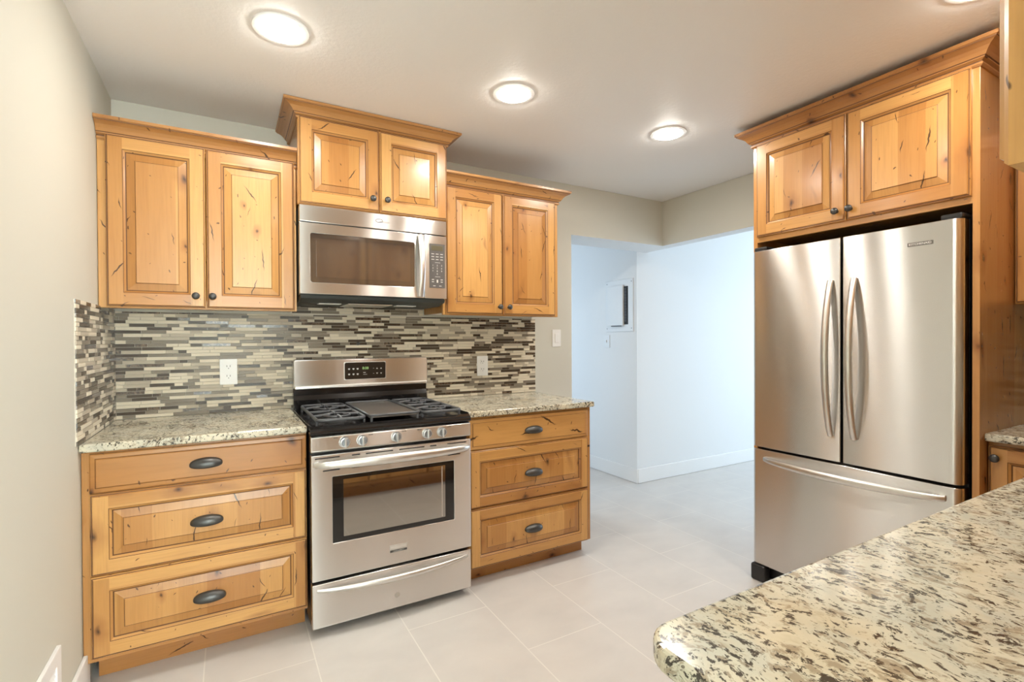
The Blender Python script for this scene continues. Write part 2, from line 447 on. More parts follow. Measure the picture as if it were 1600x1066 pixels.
def crown_prof(h=.082, out=.066, z0=0):
    k = h/.082; q = out/.066
    P = [(-.012, 0, 0), (.004, 0, 0), (.010, .006, 0), (.010, .012, 1), (.006, .0145, 1), (.006, .018, 0), (.016, .024, 0), (.017, .027, 1), (.020, .030, 0), (.027, .042, 0), (.038, .053, 0), (.052, .061, 0), (.060, .064, 1), (.061, .067, 0), (.066, .070, 0), (.066, .082, 0), (-.012, .082, 0), (-.012, 0, 0)]
    return [(o*q if o > 0 else o, z0+z*k, m) for o, z, m in P]

def wall_cabinet(name, label, x0, x1, z0, z1, depth, doors, crown_path, crown_z, root_loc, rz=0, group=None, crown_h=.082, frame_mat=WOOD, sides=(0, 0)):
    """doors: list of (x0, x1, z0, z1, knob_x, knob_z) ; depth to the face frame front; local back at y=0"""
    t = thing(name, label, 'cabinet', root_loc, rz, group)
    d = depth
    m = MB()
    m.box(x0, x0+.018, -d+.019, -.002, z0+.012, z1, 0); m.box(x1-.018, x1, -d+.019, -.002, z0+.012, z1, 0)
    m.box(x0+.018, x1-.018, -d+.019, -.002, z1-.018, z1, 0, 'x'); m.box(x0+.018, x1-.018, -.02, -.002, z0+.03, z1-.018, 0)
    m.build('carcass', [WOODL], t)
    m = MB(); m.box(x0+.018, x1-.018, -d+.019, -.002, z0+.012, z0+.03, 0, 'x'); m.build('underside', MELAMINE, t)
    m = MB(); fw_ = .038
    m.box(x0, x0+fw_, -d, -d+.019, z0, z1); m.box(x1-fw_, x1, -d, -d+.019, z0, z1)
    m.box(x0+fw_, x1-fw_, -d, -d+.019, z0, z0+fw_, 0, 'x'); m.box(x0+fw_, x1-fw_, -d, -d+.019, z1-fw_, z1, 0, 'x')
    m.build('face_frame', frame_mat, t, bevel=.0015, segs=1)
    for (a, b_, c, e, kx, kz) in doors:
        dr = ring_panel('door', b_-a, e-c, t, (a, -d, c))
        if kx is not None: knob(dr, (kx-a, -.0195, kz-c))
    if crown_path: crown('crown_moulding', crown_path, crown_prof(crown_h, .066, crown_z), t)
    return t

# ------------------------------------------------------------------ the setting
def slab(name, d, m): return struct(bx(name, d, m))
slab('floor', (-.12, 7.3, -6.1, 3.4, -.08, 0), FLOORM)
slab('ceiling', (-.12, 7.3, -6.1, 3.4, H, H+.1), CEIL)
slab('wall_left', (-.12, 0, -6.1, .12, 0, H), TAN)
slab('wall_back', (0, XO, 0, .12, 0, H), TAN)
# beam over the hall opening and header of the side opening, one tan ell with white soffit
m = MB(); m.prism([(XO, 0), (XR, 0), (XR, -1.262), (XR+.12, -1.262), (XR+.12, YW-.001), (XO, YW-.001)], ZH, H-.001)
o = m.build('wall_header', [TAN, WHITE]); struct(o)
for p in o.data.polygons:
    if p.center.y > .2 or p.normal.z < -.5 or p.center.x > XR+.1: p.material_index = 1
slab('wall_right', (XR, XR+.12, -3.24, -1.262, 0, H), TAN)
slab('wall_rear', (.99, XR, -3.24, -3.12, 0, H), TAN)
slab('wall_hall', (XR-.002, XR+.12, YW, 3.3, 0, H), WHITE)
slab('wall_side_room', (XR+.12, 7.2, YW, YW+.12, 0, H), WHITE)
slab('wall_hall_end', (-.12, XR, 3.3, 3.4, 0, H), WHITE)
slab('wall_hall_left', (1.96, 2.08, .12, 3.3, 0, H), WHITE)
slab('wall_side_room_end', (7.1, 7.3, -3.6, YW+.12, 0, H), WHITE)
slab('wall_side_room_rear', (XR+.12, 7.1, -3.6, -3.5, 0, H), WHITE)
slab('wall_behind', (-.12, 7.3, -6.1, -6.0, 0, H), TAN)
def baseboard(name, d): return struct(bx(name, d, TRIM, bevel=.004))
baseboard('baseboard_hall', (XR-.016, XR-.002, YW-.012, 3.29, 0.001, .127))
baseboard('baseboard_side_room', (XR-.002, 7.09, YW-.014, YW, 0.001, .127))
baseboard('baseboard_left', (0, .014, -.90, -.583, 0.001, .138))

# ------------------------------------------------------------------ base cabinets
X1 = .7662; X2 = X1+.763; X3 = 2.3501
def pulls_drawer(t, x0, x1, z0, z1, raised, px, pz, y=-.619):
    d = ring_panel('drawer', x1-x0, z1-z0, t, (x0, y, z0), F=.055, raised=raised)
    cup_pull(d, (px-x0, -.0195, pz-z0)); return d
t = thing('base_cabinet', 'honey knotty wood three-drawer base cabinet between left wall and range', 'cabinet', (0, 0, 0))
m = MB()
m.box(.02, .038, -.60, -.002, .11, .876); m.box(X1-.022, X1-.004, -.60, -.002, .105, .876); m.box(X1-.022, X1-.004, -.50, -.002, 0, .105); m.box(.038, X1-.022, -.60, -.002, .11, .128, 0, 'x'); m.box(.038, X1-.022, -.02, -.002, .128, .876)
m.build('carcass', WOODL, t)
m = MB()
m.box(.0015, .042, -.619, -.60, .105, .878); m.box(X1-.03, X1-.003, -.619, -.60, .105, .878)
for a, b_ in ((.862, .878), (.716, .74), (.405, .435), (.105, .132)): m.box(.042, X1-.03, -.619, -.60, a, b_, 0, 'x')
m.build('face_frame', WOODL, t, bevel=.001, segs=1)
bx('toe_kick', (.028, X1-.003, -.526, -.510, 0, .118), WOODL, t, grain='x')
pulls_drawer(t, .026, .7615, .729, .872, False, .389, .800)
pulls_drawer(t, .026, .7615, .4255, .7245, True, .390, .571)
pulls_drawer(t, .026, .7615, .122, .4215, True, .397, .266)
t = thing('base_cabinet', 'honey knotty wood three-drawer base cabinet between range and hall opening', 'cabinet', (0, 0, 0))
m = MB()
m.box(X2+.002, X2+.02, -.60, -.002, 0, .876); m.box(X2+.02, X3-.030, -.60, -.002, .1, .118, 0, 'x'); m.box(X2+.02, X3-.030, -.02, -.002, .118, .876)
m.build('carcass', WOODL, t)
m = MB(); m.prism([(-.619, .088), (-.530, .088), (-.530, 0), (-.002, 0), (-.002, .878), (-.619, .878)], X3-.030, X3-.007)
m.v = [(z, x, y) for x, y, z in m.v]; m.uv = [[(m.v[k][1]+3.1, m.v[k][2]) for k in f] for f in m.f]
m.build('end_panel', WOODL, t)
m = MB()
m.box(X2+.002, X2+.03, -.619, -.60, .1, .878); 
for a, b_ in ((.860, .878), (.70, .725), (.39, .415), (.09, .12)): m.box(X2+.03, X3-.030, -.619, -.60, a, b_, 0, 'x')
m.build('face_frame', WOODL, t, bevel=.001, segs=1)
bx('toe_kick', (X2+.002, X3-.018, -.548, -.532, 0, .1), WOODL, t, grain='x')
pulls_drawer(t, 1.545, 2.316, .710, .866, False, 1.932, .786)
pulls_drawer(t, 1.545, 2.316, .405, .705, True, 1.931, .552)
pulls_drawer(t, 1.545, 2.316, .092, .400, True, 1.929, .243)

# ------------------------------------------------------------------ countertops
def countertop(label, poly, r=None, name='countertop'):
    m = MB(); m.prism(poly, CT-.031, CT)
    o = m.build(name, GRANITE, bevel=.007, segs=3); tag(o, label, 'countertop'); return o
countertop('cream speckled granite countertop left of the range, against left wall', [(.0015, -.0015), (.0015, -.657), (X1-.003, -.657), (X1-.003, -.0015)])
countertop('cream speckled granite countertop right of the range with free right end', [(X2+.003, -.0015), (X2+.003, -.657), (X3, -.657), (X3, -.0015)])
def arc(cx, cy, r, a0, a1, n=8): return [(cx+r*math.cos(math.radians(a0+(a1-a0)*k/n)), cy+r*math.sin(math.radians(a0+(a1-a0)*k/n))) for k in range(n+1)]
PXL, PYF = .914, -2.476; r = .05
countertop('large cream and black speckled granite countertop in the foreground, wrapping to right wall',
    arc(PXL+r, PYF-r, r, 90, 180)+arc(PXL+r, -3.114+r, r, 180, 270)[0:0]+[(PXL, -3.115), (3.618, -3.115), (3.618, -2.1935), (2.988, -2.1935), (2.988, PYF)])

# ------------------------------------------------------------------ mosaic backsplashes
def mosaic(name, label, L, z0, z1, org, rz, seed, blocks=()):
    """local x 0..L along wall, faces -y, back at y=0"""
    R = random.Random(seed); b = MB(); ph = .0162; g = .0014
    b.box(0, L, -.004, -.0005, z0, z1, 0)
    for (a, c, zz) in blocks: b.box(a, c, -.004, -.0005, z1, zz, 0)
    def row(xa, xb, z, h):
        x = xa-R.uniform(0, .08)
        last = -1
        while x < xb:
            l = R.choice((.035, .05, .05, .075, .10, .10, .125, .15)); a, c = max(x, xa), min(x+l-g, xb)
            k = R.choices((1, 2, 3, 4, 5), (38, 13, 22, 19, 8))[0]
            if k == last and R.random() < .6: k = 1 + k % 5
            last = k
            if c-a > .004:
                bt = .0075+R.uniform(-.0006, .0006); e = .0006
                P = [(a, -.004, z), (c, -.004, z), (c, -.004, z+h), (a, -.004, z+h)]; Q = [(a+e, -bt, z+e), (c-e, -bt, z+e), (c-e, -bt, z+h-e), (a+e, -bt, z+h-e)]
                b.face(Q, k)
                for q in range(4): b.face([P[q], P[(q+1) % 4], Q[(q+1) % 4], Q[q]], k)
            x += l
    z = z0+.001
    while z < z1-.004:
        row(0, L, z, min(ph-g, z1-z)); z += ph
    for (a, c, zz) in blocks:
        zb = z
        while zb < zz-.004: row(a, c, zb, min(ph-g, zz-zb)); zb += ph
    o = b.build(name, [GROUT, T_CREAM, T_BEIGE, T_TAUPE, T_BROWN, T_EMP], recalc=False)
    o.location = org; o.rotation_euler = (0, 0, rz)
    return tag(o, label, 'backsplash')
mosaic('tile_backsplash', 'thin strip mosaic tile backsplash in brown and cream on the back wall', 2.353, CT+.001, 1.4255, (0, 0, 0), 0, 3, [(.77, 1.525, 1.50)])
mosaic('tile_backsplash', 'narrow strip mosaic tile backsplash on the left wall above counter', .684, CT+.001, 1.434, (0, -.0085-.684+.684-.684, 0), PI/2, 5)

mosaic('tile_backsplash', 'strip mosaic tile backsplash on the right wall beside refrigerator surround', .90, CT+.001, 1.415, (XR, -2.1935, 0), -PI/2, 8)
# ------------------------------------------------------------------ wall cabinets
wall_cabinet('wall_cabinet', 'honey knotty two-door wall cabinet beside left wall, above left counter', .0015, .7645, 1.4265, 2.155, .314,
    [(.030, .3845, 1.431, 2.150, .346, 1.484), (.3880, .7545, 1.431, 2.150, .410, 1.484)], [(.0015, -.314), (.7645, -.314)], 2.124, (0, 0, 0))
wall_cabinet('wall_cabinet', 'taller honey wood two-door wall cabinet with wide crown, above microwave', X1+.0005, 1.5315, 1.940, 2.362, .380,
    [(.7695, 1.1545, 1.944, 2.360, 1.117, 2.004), (1.1580, 1.5285, 1.944, 2.360, 1.191, 2.006)],
    [(X1+.0005, -.002), (X1+.0005, -.380), (1.5315, -.380), (1.5315, -.002)], 2.350, (0, 0, 0), crown_h=.070)
wall_cabinet('wall_cabinet', 'honey knotty two-door wall cabinet right of microwave, above right counter', 1.5335, 2.3295, 1.4265, 2.172, .3145,
    [(1.5475, 1.9140, 1.433, 2.160, 1.887, 1.479), (1.9210, 2.300, 1.433, 2.160, 1.952, 1.479)], [(1.5335, -.3145), (2.3295, -.3145), (2.3295, -.002)], 2.150, (0, 0, 0))

# ------------------------------------------------------------------ microwave
def rrect(x0, x1, z0, z1, r, n=5):
    P = []
    for cx, cz, a in ((x1-r, z0+r, 270), (x1-r, z1-r, 0), (x0+r, z1-r, 90), (x0+r, z0+r, 180)):
        P += [(cx+r*math.cos(math.radians(a+90*k/n)), cz+r*math.sin(math.radians(a+90*k/n))) for k in range(n+1)]
    return P
def plate(x0, x1, z0, z1, y0, y1, r=.01, mat=0, mb=None):
    b = mb or MB(); i = len(b.v); b.prism(rrect(x0, x1, z0, z1, r), y0, y1, mat)
    for k in range(i, len(b.v)): x, z, y = b.v[k]; b.v[k] = (x, y, z)
    return b
MX0, MX1, MY = .7695, 1.5225, -.397
mw = thing('microwave', 'stainless over-the-range microwave mounted under the taller cabinet', 'microwave', (MX0, 0, 1.47))
ox, oz = MX0, 1.47
def ml(x0, x1, y0, y1, z0, z1): return (x0-ox, x1-ox, y0, y1, z0-oz, z1-oz)
bx('housing', ml(MX0+.002, MX1-.002, MY+.03, -.010, 1.506, 1.936), GRAY, mw, .003)
m = MB(); a0, a1 = 0.004, MX1-MX0-.004
prof = [(MY+.012, 1.506), (MY+.020, 1.488), (-.30, 1.472), (-.012, 1.472), (-.012, 1.506)]
P0 = [(a0, y, z-oz) for y, z in prof]; P1 = [(a1, y, z-oz) for y, z in prof]
m.face(P0); m.face(P1[::-1])
for k in range(len(prof)): q = (k+1) % len(prof); m.face([P0[k], P0[q], P1[q], P1[k]])
bot = m.build('underside_housing', GRAY, mw, bevel=.003)
for xa in (.10, .50):
    bx('task_light', (xa, xa+.11, -.30, -.24, -.0015, .003), PLASTIC, bot, .002)
bx('grease_filter', (.24, .47, -.32, -.10, -.001, .003), SATIN, bot, .001)
bx('vent_strip', ml(MX0, MX1, MY, MY+.035, 1.8565, 1.936), STEEL, mw, .003)
# door with window opening
def frame_plate(name, x0, x1, z0, z1, wx0, wx1, wz0, wz1, y0, y1, r, mat, parent, bevel=.002):
    b = MB(); n = 5
    inner = rrect(wx0, wx1, wz0, wz1, r, n); outer = rrect(x0, x1, z0, z1, .003, n)
    for y, flip in ((y0, 0), (y1, 1)):
        for k in range(len(inner)):
            q = (k+1) % len(inner); pts = [(outer[k][0], y, outer[k][1]), (outer[q][0], y, outer[q][1]), (inner[q][0], y, inner[q][1]), (inner[k][0], y, inner[k][1])]
            b.face(pts[::-1] if flip else pts)
    for ring, fl in ((inner, 1), (outer, 0)):
        for k in range(len(ring)):
            q = (k+1) % len(ring); b.face([(ring[k][0], y0, ring[k][1]), (ring[k][0], y1, ring[k][1]), (ring[q][0], y1, ring[q][1]), (ring[q][0], y0, ring[q][1])])
    return b.build(name, mat, parent, bevel=bevel)
door = frame_plate('door', 0, 1.3935-ox, 1.509-oz, 1.852-oz, .818-ox, 1.341-ox, 1.565-oz, 1.804-oz, MY, MY+.034, .012, STEEL, mw)
plate(.816-ox, 1.343-ox, 1.563-oz, 1.806-oz, MY+.004, MY+.010, .012).build('window', MWGLASS, door)
plate(.845-ox, 1.316-ox, 1.592-oz, 1.780-oz, MY+.0025, MY+.0045, .006).build('window_screen', simple('window_screen', (.22, .21, .195), .06, .85, .6), door)
m = MB(); P = []; ra = []
for k in range(17):
    s = k/16; P.append((1.371-ox, MY-.006-.034*math.sin(PI*s)**.8, 1.517-oz+s*.330)); 
m.tube(P, .0165, .007, 14, upv=(0, -1, 0)); m.build('handle', SATIN, door, smooth=50)
pn = bx('control_panel', ml(1.3955, MX1, MY, MY+.034, 1.509, 1.852), STEEL, mw, .002)
kp = plate(1.423-ox, 1.512-ox, 1.567-oz, 1.807-oz, MY-.0015, MY+.002, .004).build('keypad', KEYPAD, pn)
bx('display', ml(1.433, 1.501, MY-.0025, MY, 1.770, 1.798), LCD, kp, .001)
L = [(xc-.008-ox, xc+.008-ox, MY-.0022, MY-.001, zc-.0016-oz, zc+.0016-oz) for zc in (1.752, 1.737, 1.722) for xc in (1.442, 1.4675, 1.493)]
L += [(1.455-ox, 1.485-ox, MY-.0022, MY-.001, zc-.0008-oz, zc+.0008-oz) for zc in (1.705, 1.628)]
L += [(xc-.006-ox, xc+.006-ox, MY-.0022, MY-.001, zc-.002-oz, zc+.002-oz) for zc in (1.612, 1.600) for xc in (1.442, 1.493)]
L += [(1.464-ox, 1.472-ox, MY-.0022, MY-.001, .126, .142)]
L += [(xc-.007-ox, xc+.007-ox, MY-.0022, MY-.001, 1.578-.0016-oz, 1.578+.0016-oz) for xc in (1.450, 1.485)]
boxes('printed_mark', PRINT, kp, L)
for rr_, row in enumerate(('123', '456', '789', ' 0 ')):
    for cc, ch in enumerate(row):
        if ch != ' ': text('key_number', ch, .0125, PRINT, kp, (1.442+.0255*cc-ox, MY-.0015, 1.690-.0155*rr_-oz))
# emblem: small swirl ring with lettering
m = MB(); sw = []
for k in range(25):
    a = math.radians(20+k*14); sw.append((.006+.020*math.cos(a)*(1-k*.006), 0, .009*math.sin(a)*(1-k*.006)))
m.tube([(1.146-ox+p[0], MY-.001, 1.898-oz+p[2]) for p in sw], .0013, .0013, 8, upv=(0, 1, 0)); m.build('emblem', simple('emblem_gray', (.09, .09, .085), .5), mw)
text('lettering', 'Whirlpool', .017, simple('emblem_light', (.30, .28, .26), .5, .2), mw, (1.178-ox, MY-.0006, 1.893-oz), width=.052)

# ------------------------------------------------------------------ range
RX0, RX1, RY = .7695, 1.5225, -.697
rg = thing('gas_range', 'freestanding stainless gas range with black cooktop between the base cabinets', 'range', (RX0, 0, 0))
ox = RX0; w = RX1-RX0
bx('body', (0.002, w-.002, RY+.045, -.03, .045, .893), BLACK, rg, .002)
for xa in (.05, w-.05):
    for ya in (RY+.10, -.10):
        m = MB(); m.lathe([(.018, 0), (.018, .01), (.010, .012), (.010, .05)], (xa, ya, 0), 'z', 14, sgn=1); m.build('foot', BLACK, rg)
# drawer
dw = bx('storage_drawer', (0.003, w-.001, RY, RY+.046, .040, .2315), STEEL, rg, .005, segs=3)
m = MB(); P = []; A = []; B = []
for k in range(25):
    s = k/24; x = .022+s*(w-.044); e = math.sin(PI*s)**.7
    P.append((x, RY-.001-.030*e, .206-.010*e)); A.append(.004+.008*e); B.append(.007+.007*e)
m.tube(P, A, B, 12); m.build('drawer_handle', SATIN, dw, smooth=60)
m = MB(); m.lathe([(.012, 0), (.012, .0006)], (.373, RY, .10), 'y', 20); m.build('round_mark', simple('etched_mark', (.50, .47, .43), .4, 1), dw)
# oven door
od = frame_plate('oven_door', .003, w-.001, .245, .788, .859-ox, 1.431-ox, .398, .689, RY, RY+.044, .004, STEEL, rg, .003)
plate(.857-ox, 1.433-ox, .396, .691, RY+.003, RY+.03, .004).build('window_surround', GLASSB, od)
win = plate(.905-ox, 1.385-ox, .420, .672, RY+.0012, RY+.004, .003).build('oven_window', OVENGLASS, od)
bx('window_edge', (1.366-ox, 1.371-ox, RY+.0006, RY+.004, .424, .668), SATIN, win)
boxes('vent_slot', SLOT, od, [(a-ox, b_-ox, RY-.0008, RY+.003, .7715, .7765) for a, b_ in ((.788, .890), (.942, .977), (1.004, 1.127), (1.157, 1.279), (1.308, 1.340), (1.397, 1.498))])
boxes('vent_slot', SLOT, od, [(a-ox, b_-ox, RY-.0008, RY+.003, .7165, .7215) for a, b_ in ((.820, .890), (.942, .976), (1.006, 1.127), (1.157, 1.279), (1.309, 1.340), (1.399, 1.464))])
m = MB(); P = []; A = []; B = []
for k in range(33):
    s = k/32; x = .014+s*(w-.026); e = max(0, math.sin(PI*s))**.45
    P.append((x, RY-.004-.046*e, .747+.002*e)); A.append(.005+.010*e); B.append(.010+.012*e)
m.tube(P, A, B, 16); m.build('oven_handle', SATIN, od, smooth=60)
bd = bx('badge', (1.108-ox, 1.190-ox, RY-.003, RY, .302, .336), SATIN, od, .001)
bx('badge_band', (1.109-ox, 1.189-ox, RY-.0036, RY-.002, .303, .313), DARKPRINT, bd)
text('lettering', 'FRIGIDAIRE', .013, simple('badge_letters', (.9, .88, .84), .3, .6), bd, (1.149-ox, RY-.003, .3245), width=.070)
text('lettering', 'GALLERY', .008, PRINT, bd, (1.149-ox, RY-.0036, .308), width=.050)
# control panel + knobs
m = MB(); i0 = len(m.v)
prof = [(RY+.004, .800), (RY-.006, .806), (RY-.002, .866), (RY+.008, .872), (RY+.05, .872), (RY+.05, .800)]
P0 = [(.001, y, z) for y, z in prof]; P1 = [(w-.001, y, z) for y, z in prof]
m.face(P0); m.face(P1[::-1])
for k in range(len(prof)): q = (k+1) % len(prof); m.face([P0[k], P0[q], P1[q], P1[k]])
cp = m.build('control_panel', STEEL, rg, bevel=.004, segs=3)
KN = simple('knob_metal', (.66, .68, .70), .28, .9); KD = simple('knob_face', (.26, .28, .30), .4, .7)
for xk in (.9115, .987, 1.142, 1.292, 1.367):
    m = MB(); m.lathe([(.0235, 0), (.0235, .006), (.020, .012), (.017, .013)], (xk-ox, RY-.004, .836), 'y', 28); kb = m.build('control_knob', KN, cp, smooth=40)
    m = MB(); m.lathe([(.0175, .012), (.0168, .0145), (.001, .015)], (xk-ox, RY-.004, .836), 'y', 24); m.build('knob_cap', KD, kb, smooth=40)
    m = MB(); m.box(-.0045, .0045, -.012, 0, -.022, .022); g = m.build('grip', KN, kb, (xk-ox, RY-.0165, .836), bevel=.003)
for xk, sg in ((.9115, -1), (.987, 1), (1.142, 1), (1.292, -1), (1.367, 1)):
    boxes('printed_mark', DARKPRINT, cp, [(xk+sg*dx-ox-wq/2, xk+sg*dx-ox+wq/2, RY-.0052, RY-.0025, .857, .8595) for dx, wq in ((.030, .003), (.036, .004), (.044, .006))])
# cooktop
m = MB(); prof = [(RY+.012, .874), (RY-.004, .878), (RY-.006, .890), (RY+.002, .902), (RY+.020, .910), (RY+.045, .906), (-.075, .906), (-.075, .893), (RY+.05, .893), (RY+.05, .874)]
P0 = [(-.001, y, z) for y, z in prof]; P1 = [(w+.001, y, z) for y, z in prof]
m.face(P0); m.face(P1[::-1])
for k in range(len(prof)): q = (k+1) % len(prof); m.face([P0[k], P0[q], P1[q], P1[k]])
ck = m.build('cooktop', BLACKGLOSS, rg, bevel=.003)
for xa in (-.003, w-.005): bx('side_rim', (xa, xa+.008, RY+.03, -.075, .899, .9165), BLACKGLOSS, ck, .002)
for xb in (.135, w-.120):
    for yb in (-.53, -.235):
        m = MB(); m.lathe([(.050, 0), (.048, .006), (.036, .010), (.036, .016), (.030, .020), (.001, .021)], (xb, yb, .906), 'z', 28, sgn=1); m.build('burner', IRON, ck, smooth=40)
def grate(xa, xb):
    m = MB(); ya, yb = -.665, -.105; z = .932; r_ = .0062
    xm, ym = (xa+xb)/2, (ya+yb)/2
    loop = [(p[0], p[1], z) for p in rrect(xa, xb, ya, yb, .03)]; loop.append(loop[0]); m.tube(loop, .0065, .008, 8)
    m.tube([(xa, ym, z), (xb, ym, z)], .0065, .008, 8)
    for yc in (-.53, -.235):
        for ang in (0, 90, 180, 270):
            dx, dy = math.cos(math.radians(ang)), math.sin(math.radians(ang))
            ex = (xb if dx > .5 else xa if dx < -.5 else xm); ey = (yc+.14 if dy > .5 else yc-.135 if dy < -.5 else yc)
            m.tube([(ex, ey, z), (xm+dx*.055, yc+dy*.055, z+.004), (xm+dx*.030, yc+dy*.030, z+.003)], .0055, .0075, 8)
        ring = [(xm+.060*math.cos(2*PI*k/24), yc+.060*math.sin(2*PI*k/24), z+.001) for k in range(25)]
        m.tube(ring, .005, .006, 8)
    for x in (xa, xb):
        for y in (ya+.03, ym, yb-.03): m.tube([(x, y, z), (x, y, .905)], .006, .006, 8, upv=(1, 0, 0))
    return m.build('grate', IRON, rg, smooth=50)
grate(.035, .242); grate(w-.232, w-.035)
m = plate(.262, w-.250, .60, .60, 0, 0) if 0 else MB()
m.prism(rrect(.262, w-.250, -.655, -.115, .02), 0.924, .933, 0); gd = m.build('griddle', GRIDDLE, rg, bevel=.003)
m = MB(); lp = [(p[0], p[1], .936) for p in rrect(.262, w-.250, -.655, -.115, .02)]; lp.append(lp[0]); m.tube(lp, .005, .006, 8); m.build('griddle_rim', IRON, gd, smooth=50)
for x in (.272, w-.262):
    for y in (-.650, -.38, -.125): m = MB(); m.tube([(x, y, .928), (x, y, .905)], .006, .006, 8, upv=(1, 0, 0)); m.build('foot', IRON, gd)
# backguard
m = MB(); prof = [(-.075, .893), (-.078, .960), (-.070, .985), (-.070, 1.03), (-.030, 1.03), (-.030, .893)]
P0 = [(.002, y, z) for y, z in prof]; P1 = [(w-.002, y, z) for y, z in prof]; m.face(P0); m.face(P1[::-1])
for k in range(len(prof)): q = (k+1) % len(prof); m.face([P0[k], P0[q], P1[q], P1[k]])
bg = m.build('backguard_base', BLACKGLOSS, rg, bevel=.003)
m = plate(.000, w, 1.020, 1.180, -.088, -.020, .014); bp_ = m.build('backguard', STEEL, rg, bevel=.006, segs=3)
bx('lower_lip', (.006, w-.006, -.094, -.080, 1.020, 1.038), SATIN, bp_, .004)
m = plate(1.034-ox, 1.264-ox, 1.064, 1.158, -.0905, -.086, .010)
cg = m.build('clock_panel', simple('clock_glass', (.028, .018, .012), .10, 0, .5), bp_)
frame_plate('clock_bezel', 1.031-ox, 1.267-ox, 1.061, 1.161, 1.035-ox, 1.263-ox, 1.065, 1.157, -.0895, -.086, .010, SATIN, bp_, 0)
text('clock_digits', '8:08', .021, GREEN, cg, (1.149-ox, -.0908, 1.125), width=.034)
for xk in (1.058, 1.082, 1.105):
    for zk in (1.122, 1.092):
        m = MB(); m.prism([(xk-.005-ox, zk-.002), (xk-.002-ox, zk-.005), (xk+.002-ox, zk-.005), (xk+.005-ox, zk-.002), (xk+.005-ox, zk+.004), (xk-.005-ox, zk+.004)], -.0915, -.090)
        m.v = [(x, z, y) for x, y, z in m.v]; m.build('touch_symbol', PRINT, cg)
for xk in (1.215, 1.238):
    for zk, sg in ((1.122, 1), (1.092, -1)):
        m = MB(); m.prism([(xk-.005-ox, zk-.004*sg), (xk+.005-ox, zk-.004*sg), (xk-ox, zk+.004*sg)], -.0915, -.090)
        m.v = [(x, z, y) for x, y, z in m.v]; m.build('touch_symbol', PRINT, cg)
boxes('touch_symbol', PRINT, cg, [(1.192-ox, 1.198-ox, -.0915, -.090, zk, zk+.0015) for zk in (1.122, 1.092)]+[(1.136-ox, 1.150-ox, -.0915, -.090, 1.098, 1.101), (1.136-ox, 1.158-ox, -.0915, -.090, 1.088, 1.0895)])

# ------------------------------------------------------------------ refrigerator cabinet and refrigerator (front faces -x; local x runs toward -y)
FY0 = -1.268                                                    # far outer face of the cabinet panel
fc = thing('refrigerator_cabinet', 'tall honey wood cabinet surround with two doors over the refrigerator', 'cabinet', (XR-.002, FY0, 0), -PI/2)
D = XR-.002-2.950                                               # depth to the frame face
WID = .924
for a in (0, WID-.022): bx('side_panel', (a, a+.022, -D, -.002, 0, 2.33), WOODL, fc, .001)
m = MB(); m.box(.022, WID-.022, -D+.019, -.002, 1.812, 1.830, 0, 'x'); m.box(.022, WID-.022, -D+.019, -.002, 2.31, 2.33, 0, 'x'); m.box(.022, WID-.022, -.02, -.002, 1.83, 2.31)
m.build('carcass', WOODL, fc)
m = MB(); m.box(.022, WID-.022, -D, -D+.019, 1.795, 1.835, 0, 'x'); m.box(.022, WID-.022, -D, -D+.019, 2.285, 2.33, 0, 'x'); m.box(.44, .50, -D, -D+.019, 1.835, 2.285); m.box(.022, .05, -D, -D+.019, 1.835, 2.285); m.box(WID-.05, WID-.022, -D, -D+.019, 1.835, 2.285)
m.build('face_frame', WOOD, fc)
for a, b_, kx in ((.026, .4640, .428), (.4680, .901, .487)):
    dr = ring_panel('door', b_-a, .488, fc, (a, -D, 1.822)); knob(dr, (kx-a, -.0195, 1.868-1.822))
crown('crown_moulding', [(0, -.002), (0, -D), (WID, -D), (WID, -.002)], crown_prof(.086, .068, 2.306), fc)

rf = thing('refrigerator', 'stainless french-door refrigerator with bottom freezer drawer', 'refrigerator', (XR-.02, -1.2915, 0), -PI/2)
RD = XR-.02-2.899                                               # depth to door face
RW = .867
bx('body', (.004, RW-.004, -RD+.075, 0, .03, 1.745), BLACK, rf, .004)
bx('toe_grille', (.02, RW-.02, -RD+.05, -RD+.075, .012, .085), BLACK, rf, .004)
for xa in (0.002, RW-.072): bx('front_foot', (xa-.006, xa+.074, -RD-.012, -RD+.042, 0, .088), BLACK, rf, .012, segs=3)
def door_slab(name, x0, x1, z0, z1, rl_, rr_):
    """vertical-edge rounded door, front at y=-RD"""
    P = [(x0, -RD+.07)]
    P += [(x0+rl_-rl_*math.cos(math.radians(90*k/8)), -RD+rl_-rl_*math.sin(math.radians(90*k/8))) for k in range(9)]
    P += [(x1-rr_+rr_*math.sin(math.radians(90*k/8)), -RD+rr_-rr_*math.cos(math.radians(90*k/8))) for k in range(9)]
    P += [(x1, -RD+.07)]
    m = MB(); m.prism(P, z0, z1); return m.build(name, STEEL, rf, smooth=35, bevel=.002)
gp = 1.7315-1.2915
dl = door_slab('door', 0.003, gp-.005, .712, 1.739, .020, .006)
dr = door_slab('door', gp+.005, RW-.003, .712, 1.739, .006, .032)
df = door_slab('freezer_drawer', 0.003, RW-.003, .092, .699, .020, .032)
def bow(name, pts, parent, A, B, upv):
    m = MB(); m.tube(pts, A, B, 14, upv=upv); return m.build(name, SATIN, parent, smooth=60)
for xh, pr_ in ((1.687-1.2915, dl), (1.786-1.2915, dr)):
    P = []; A = []; B = []
    for k in range(29):
        s = k/28; e = math.sin(PI*s)**.75; P.append((xh, -RD-.004-.052*e, .828+.72*s)); A.append(.013+.003*e); B.append(.009+.005*e)
    bow('handle', P, pr_, A, B, (0, -1, 0))
P = []; A = []; B = []
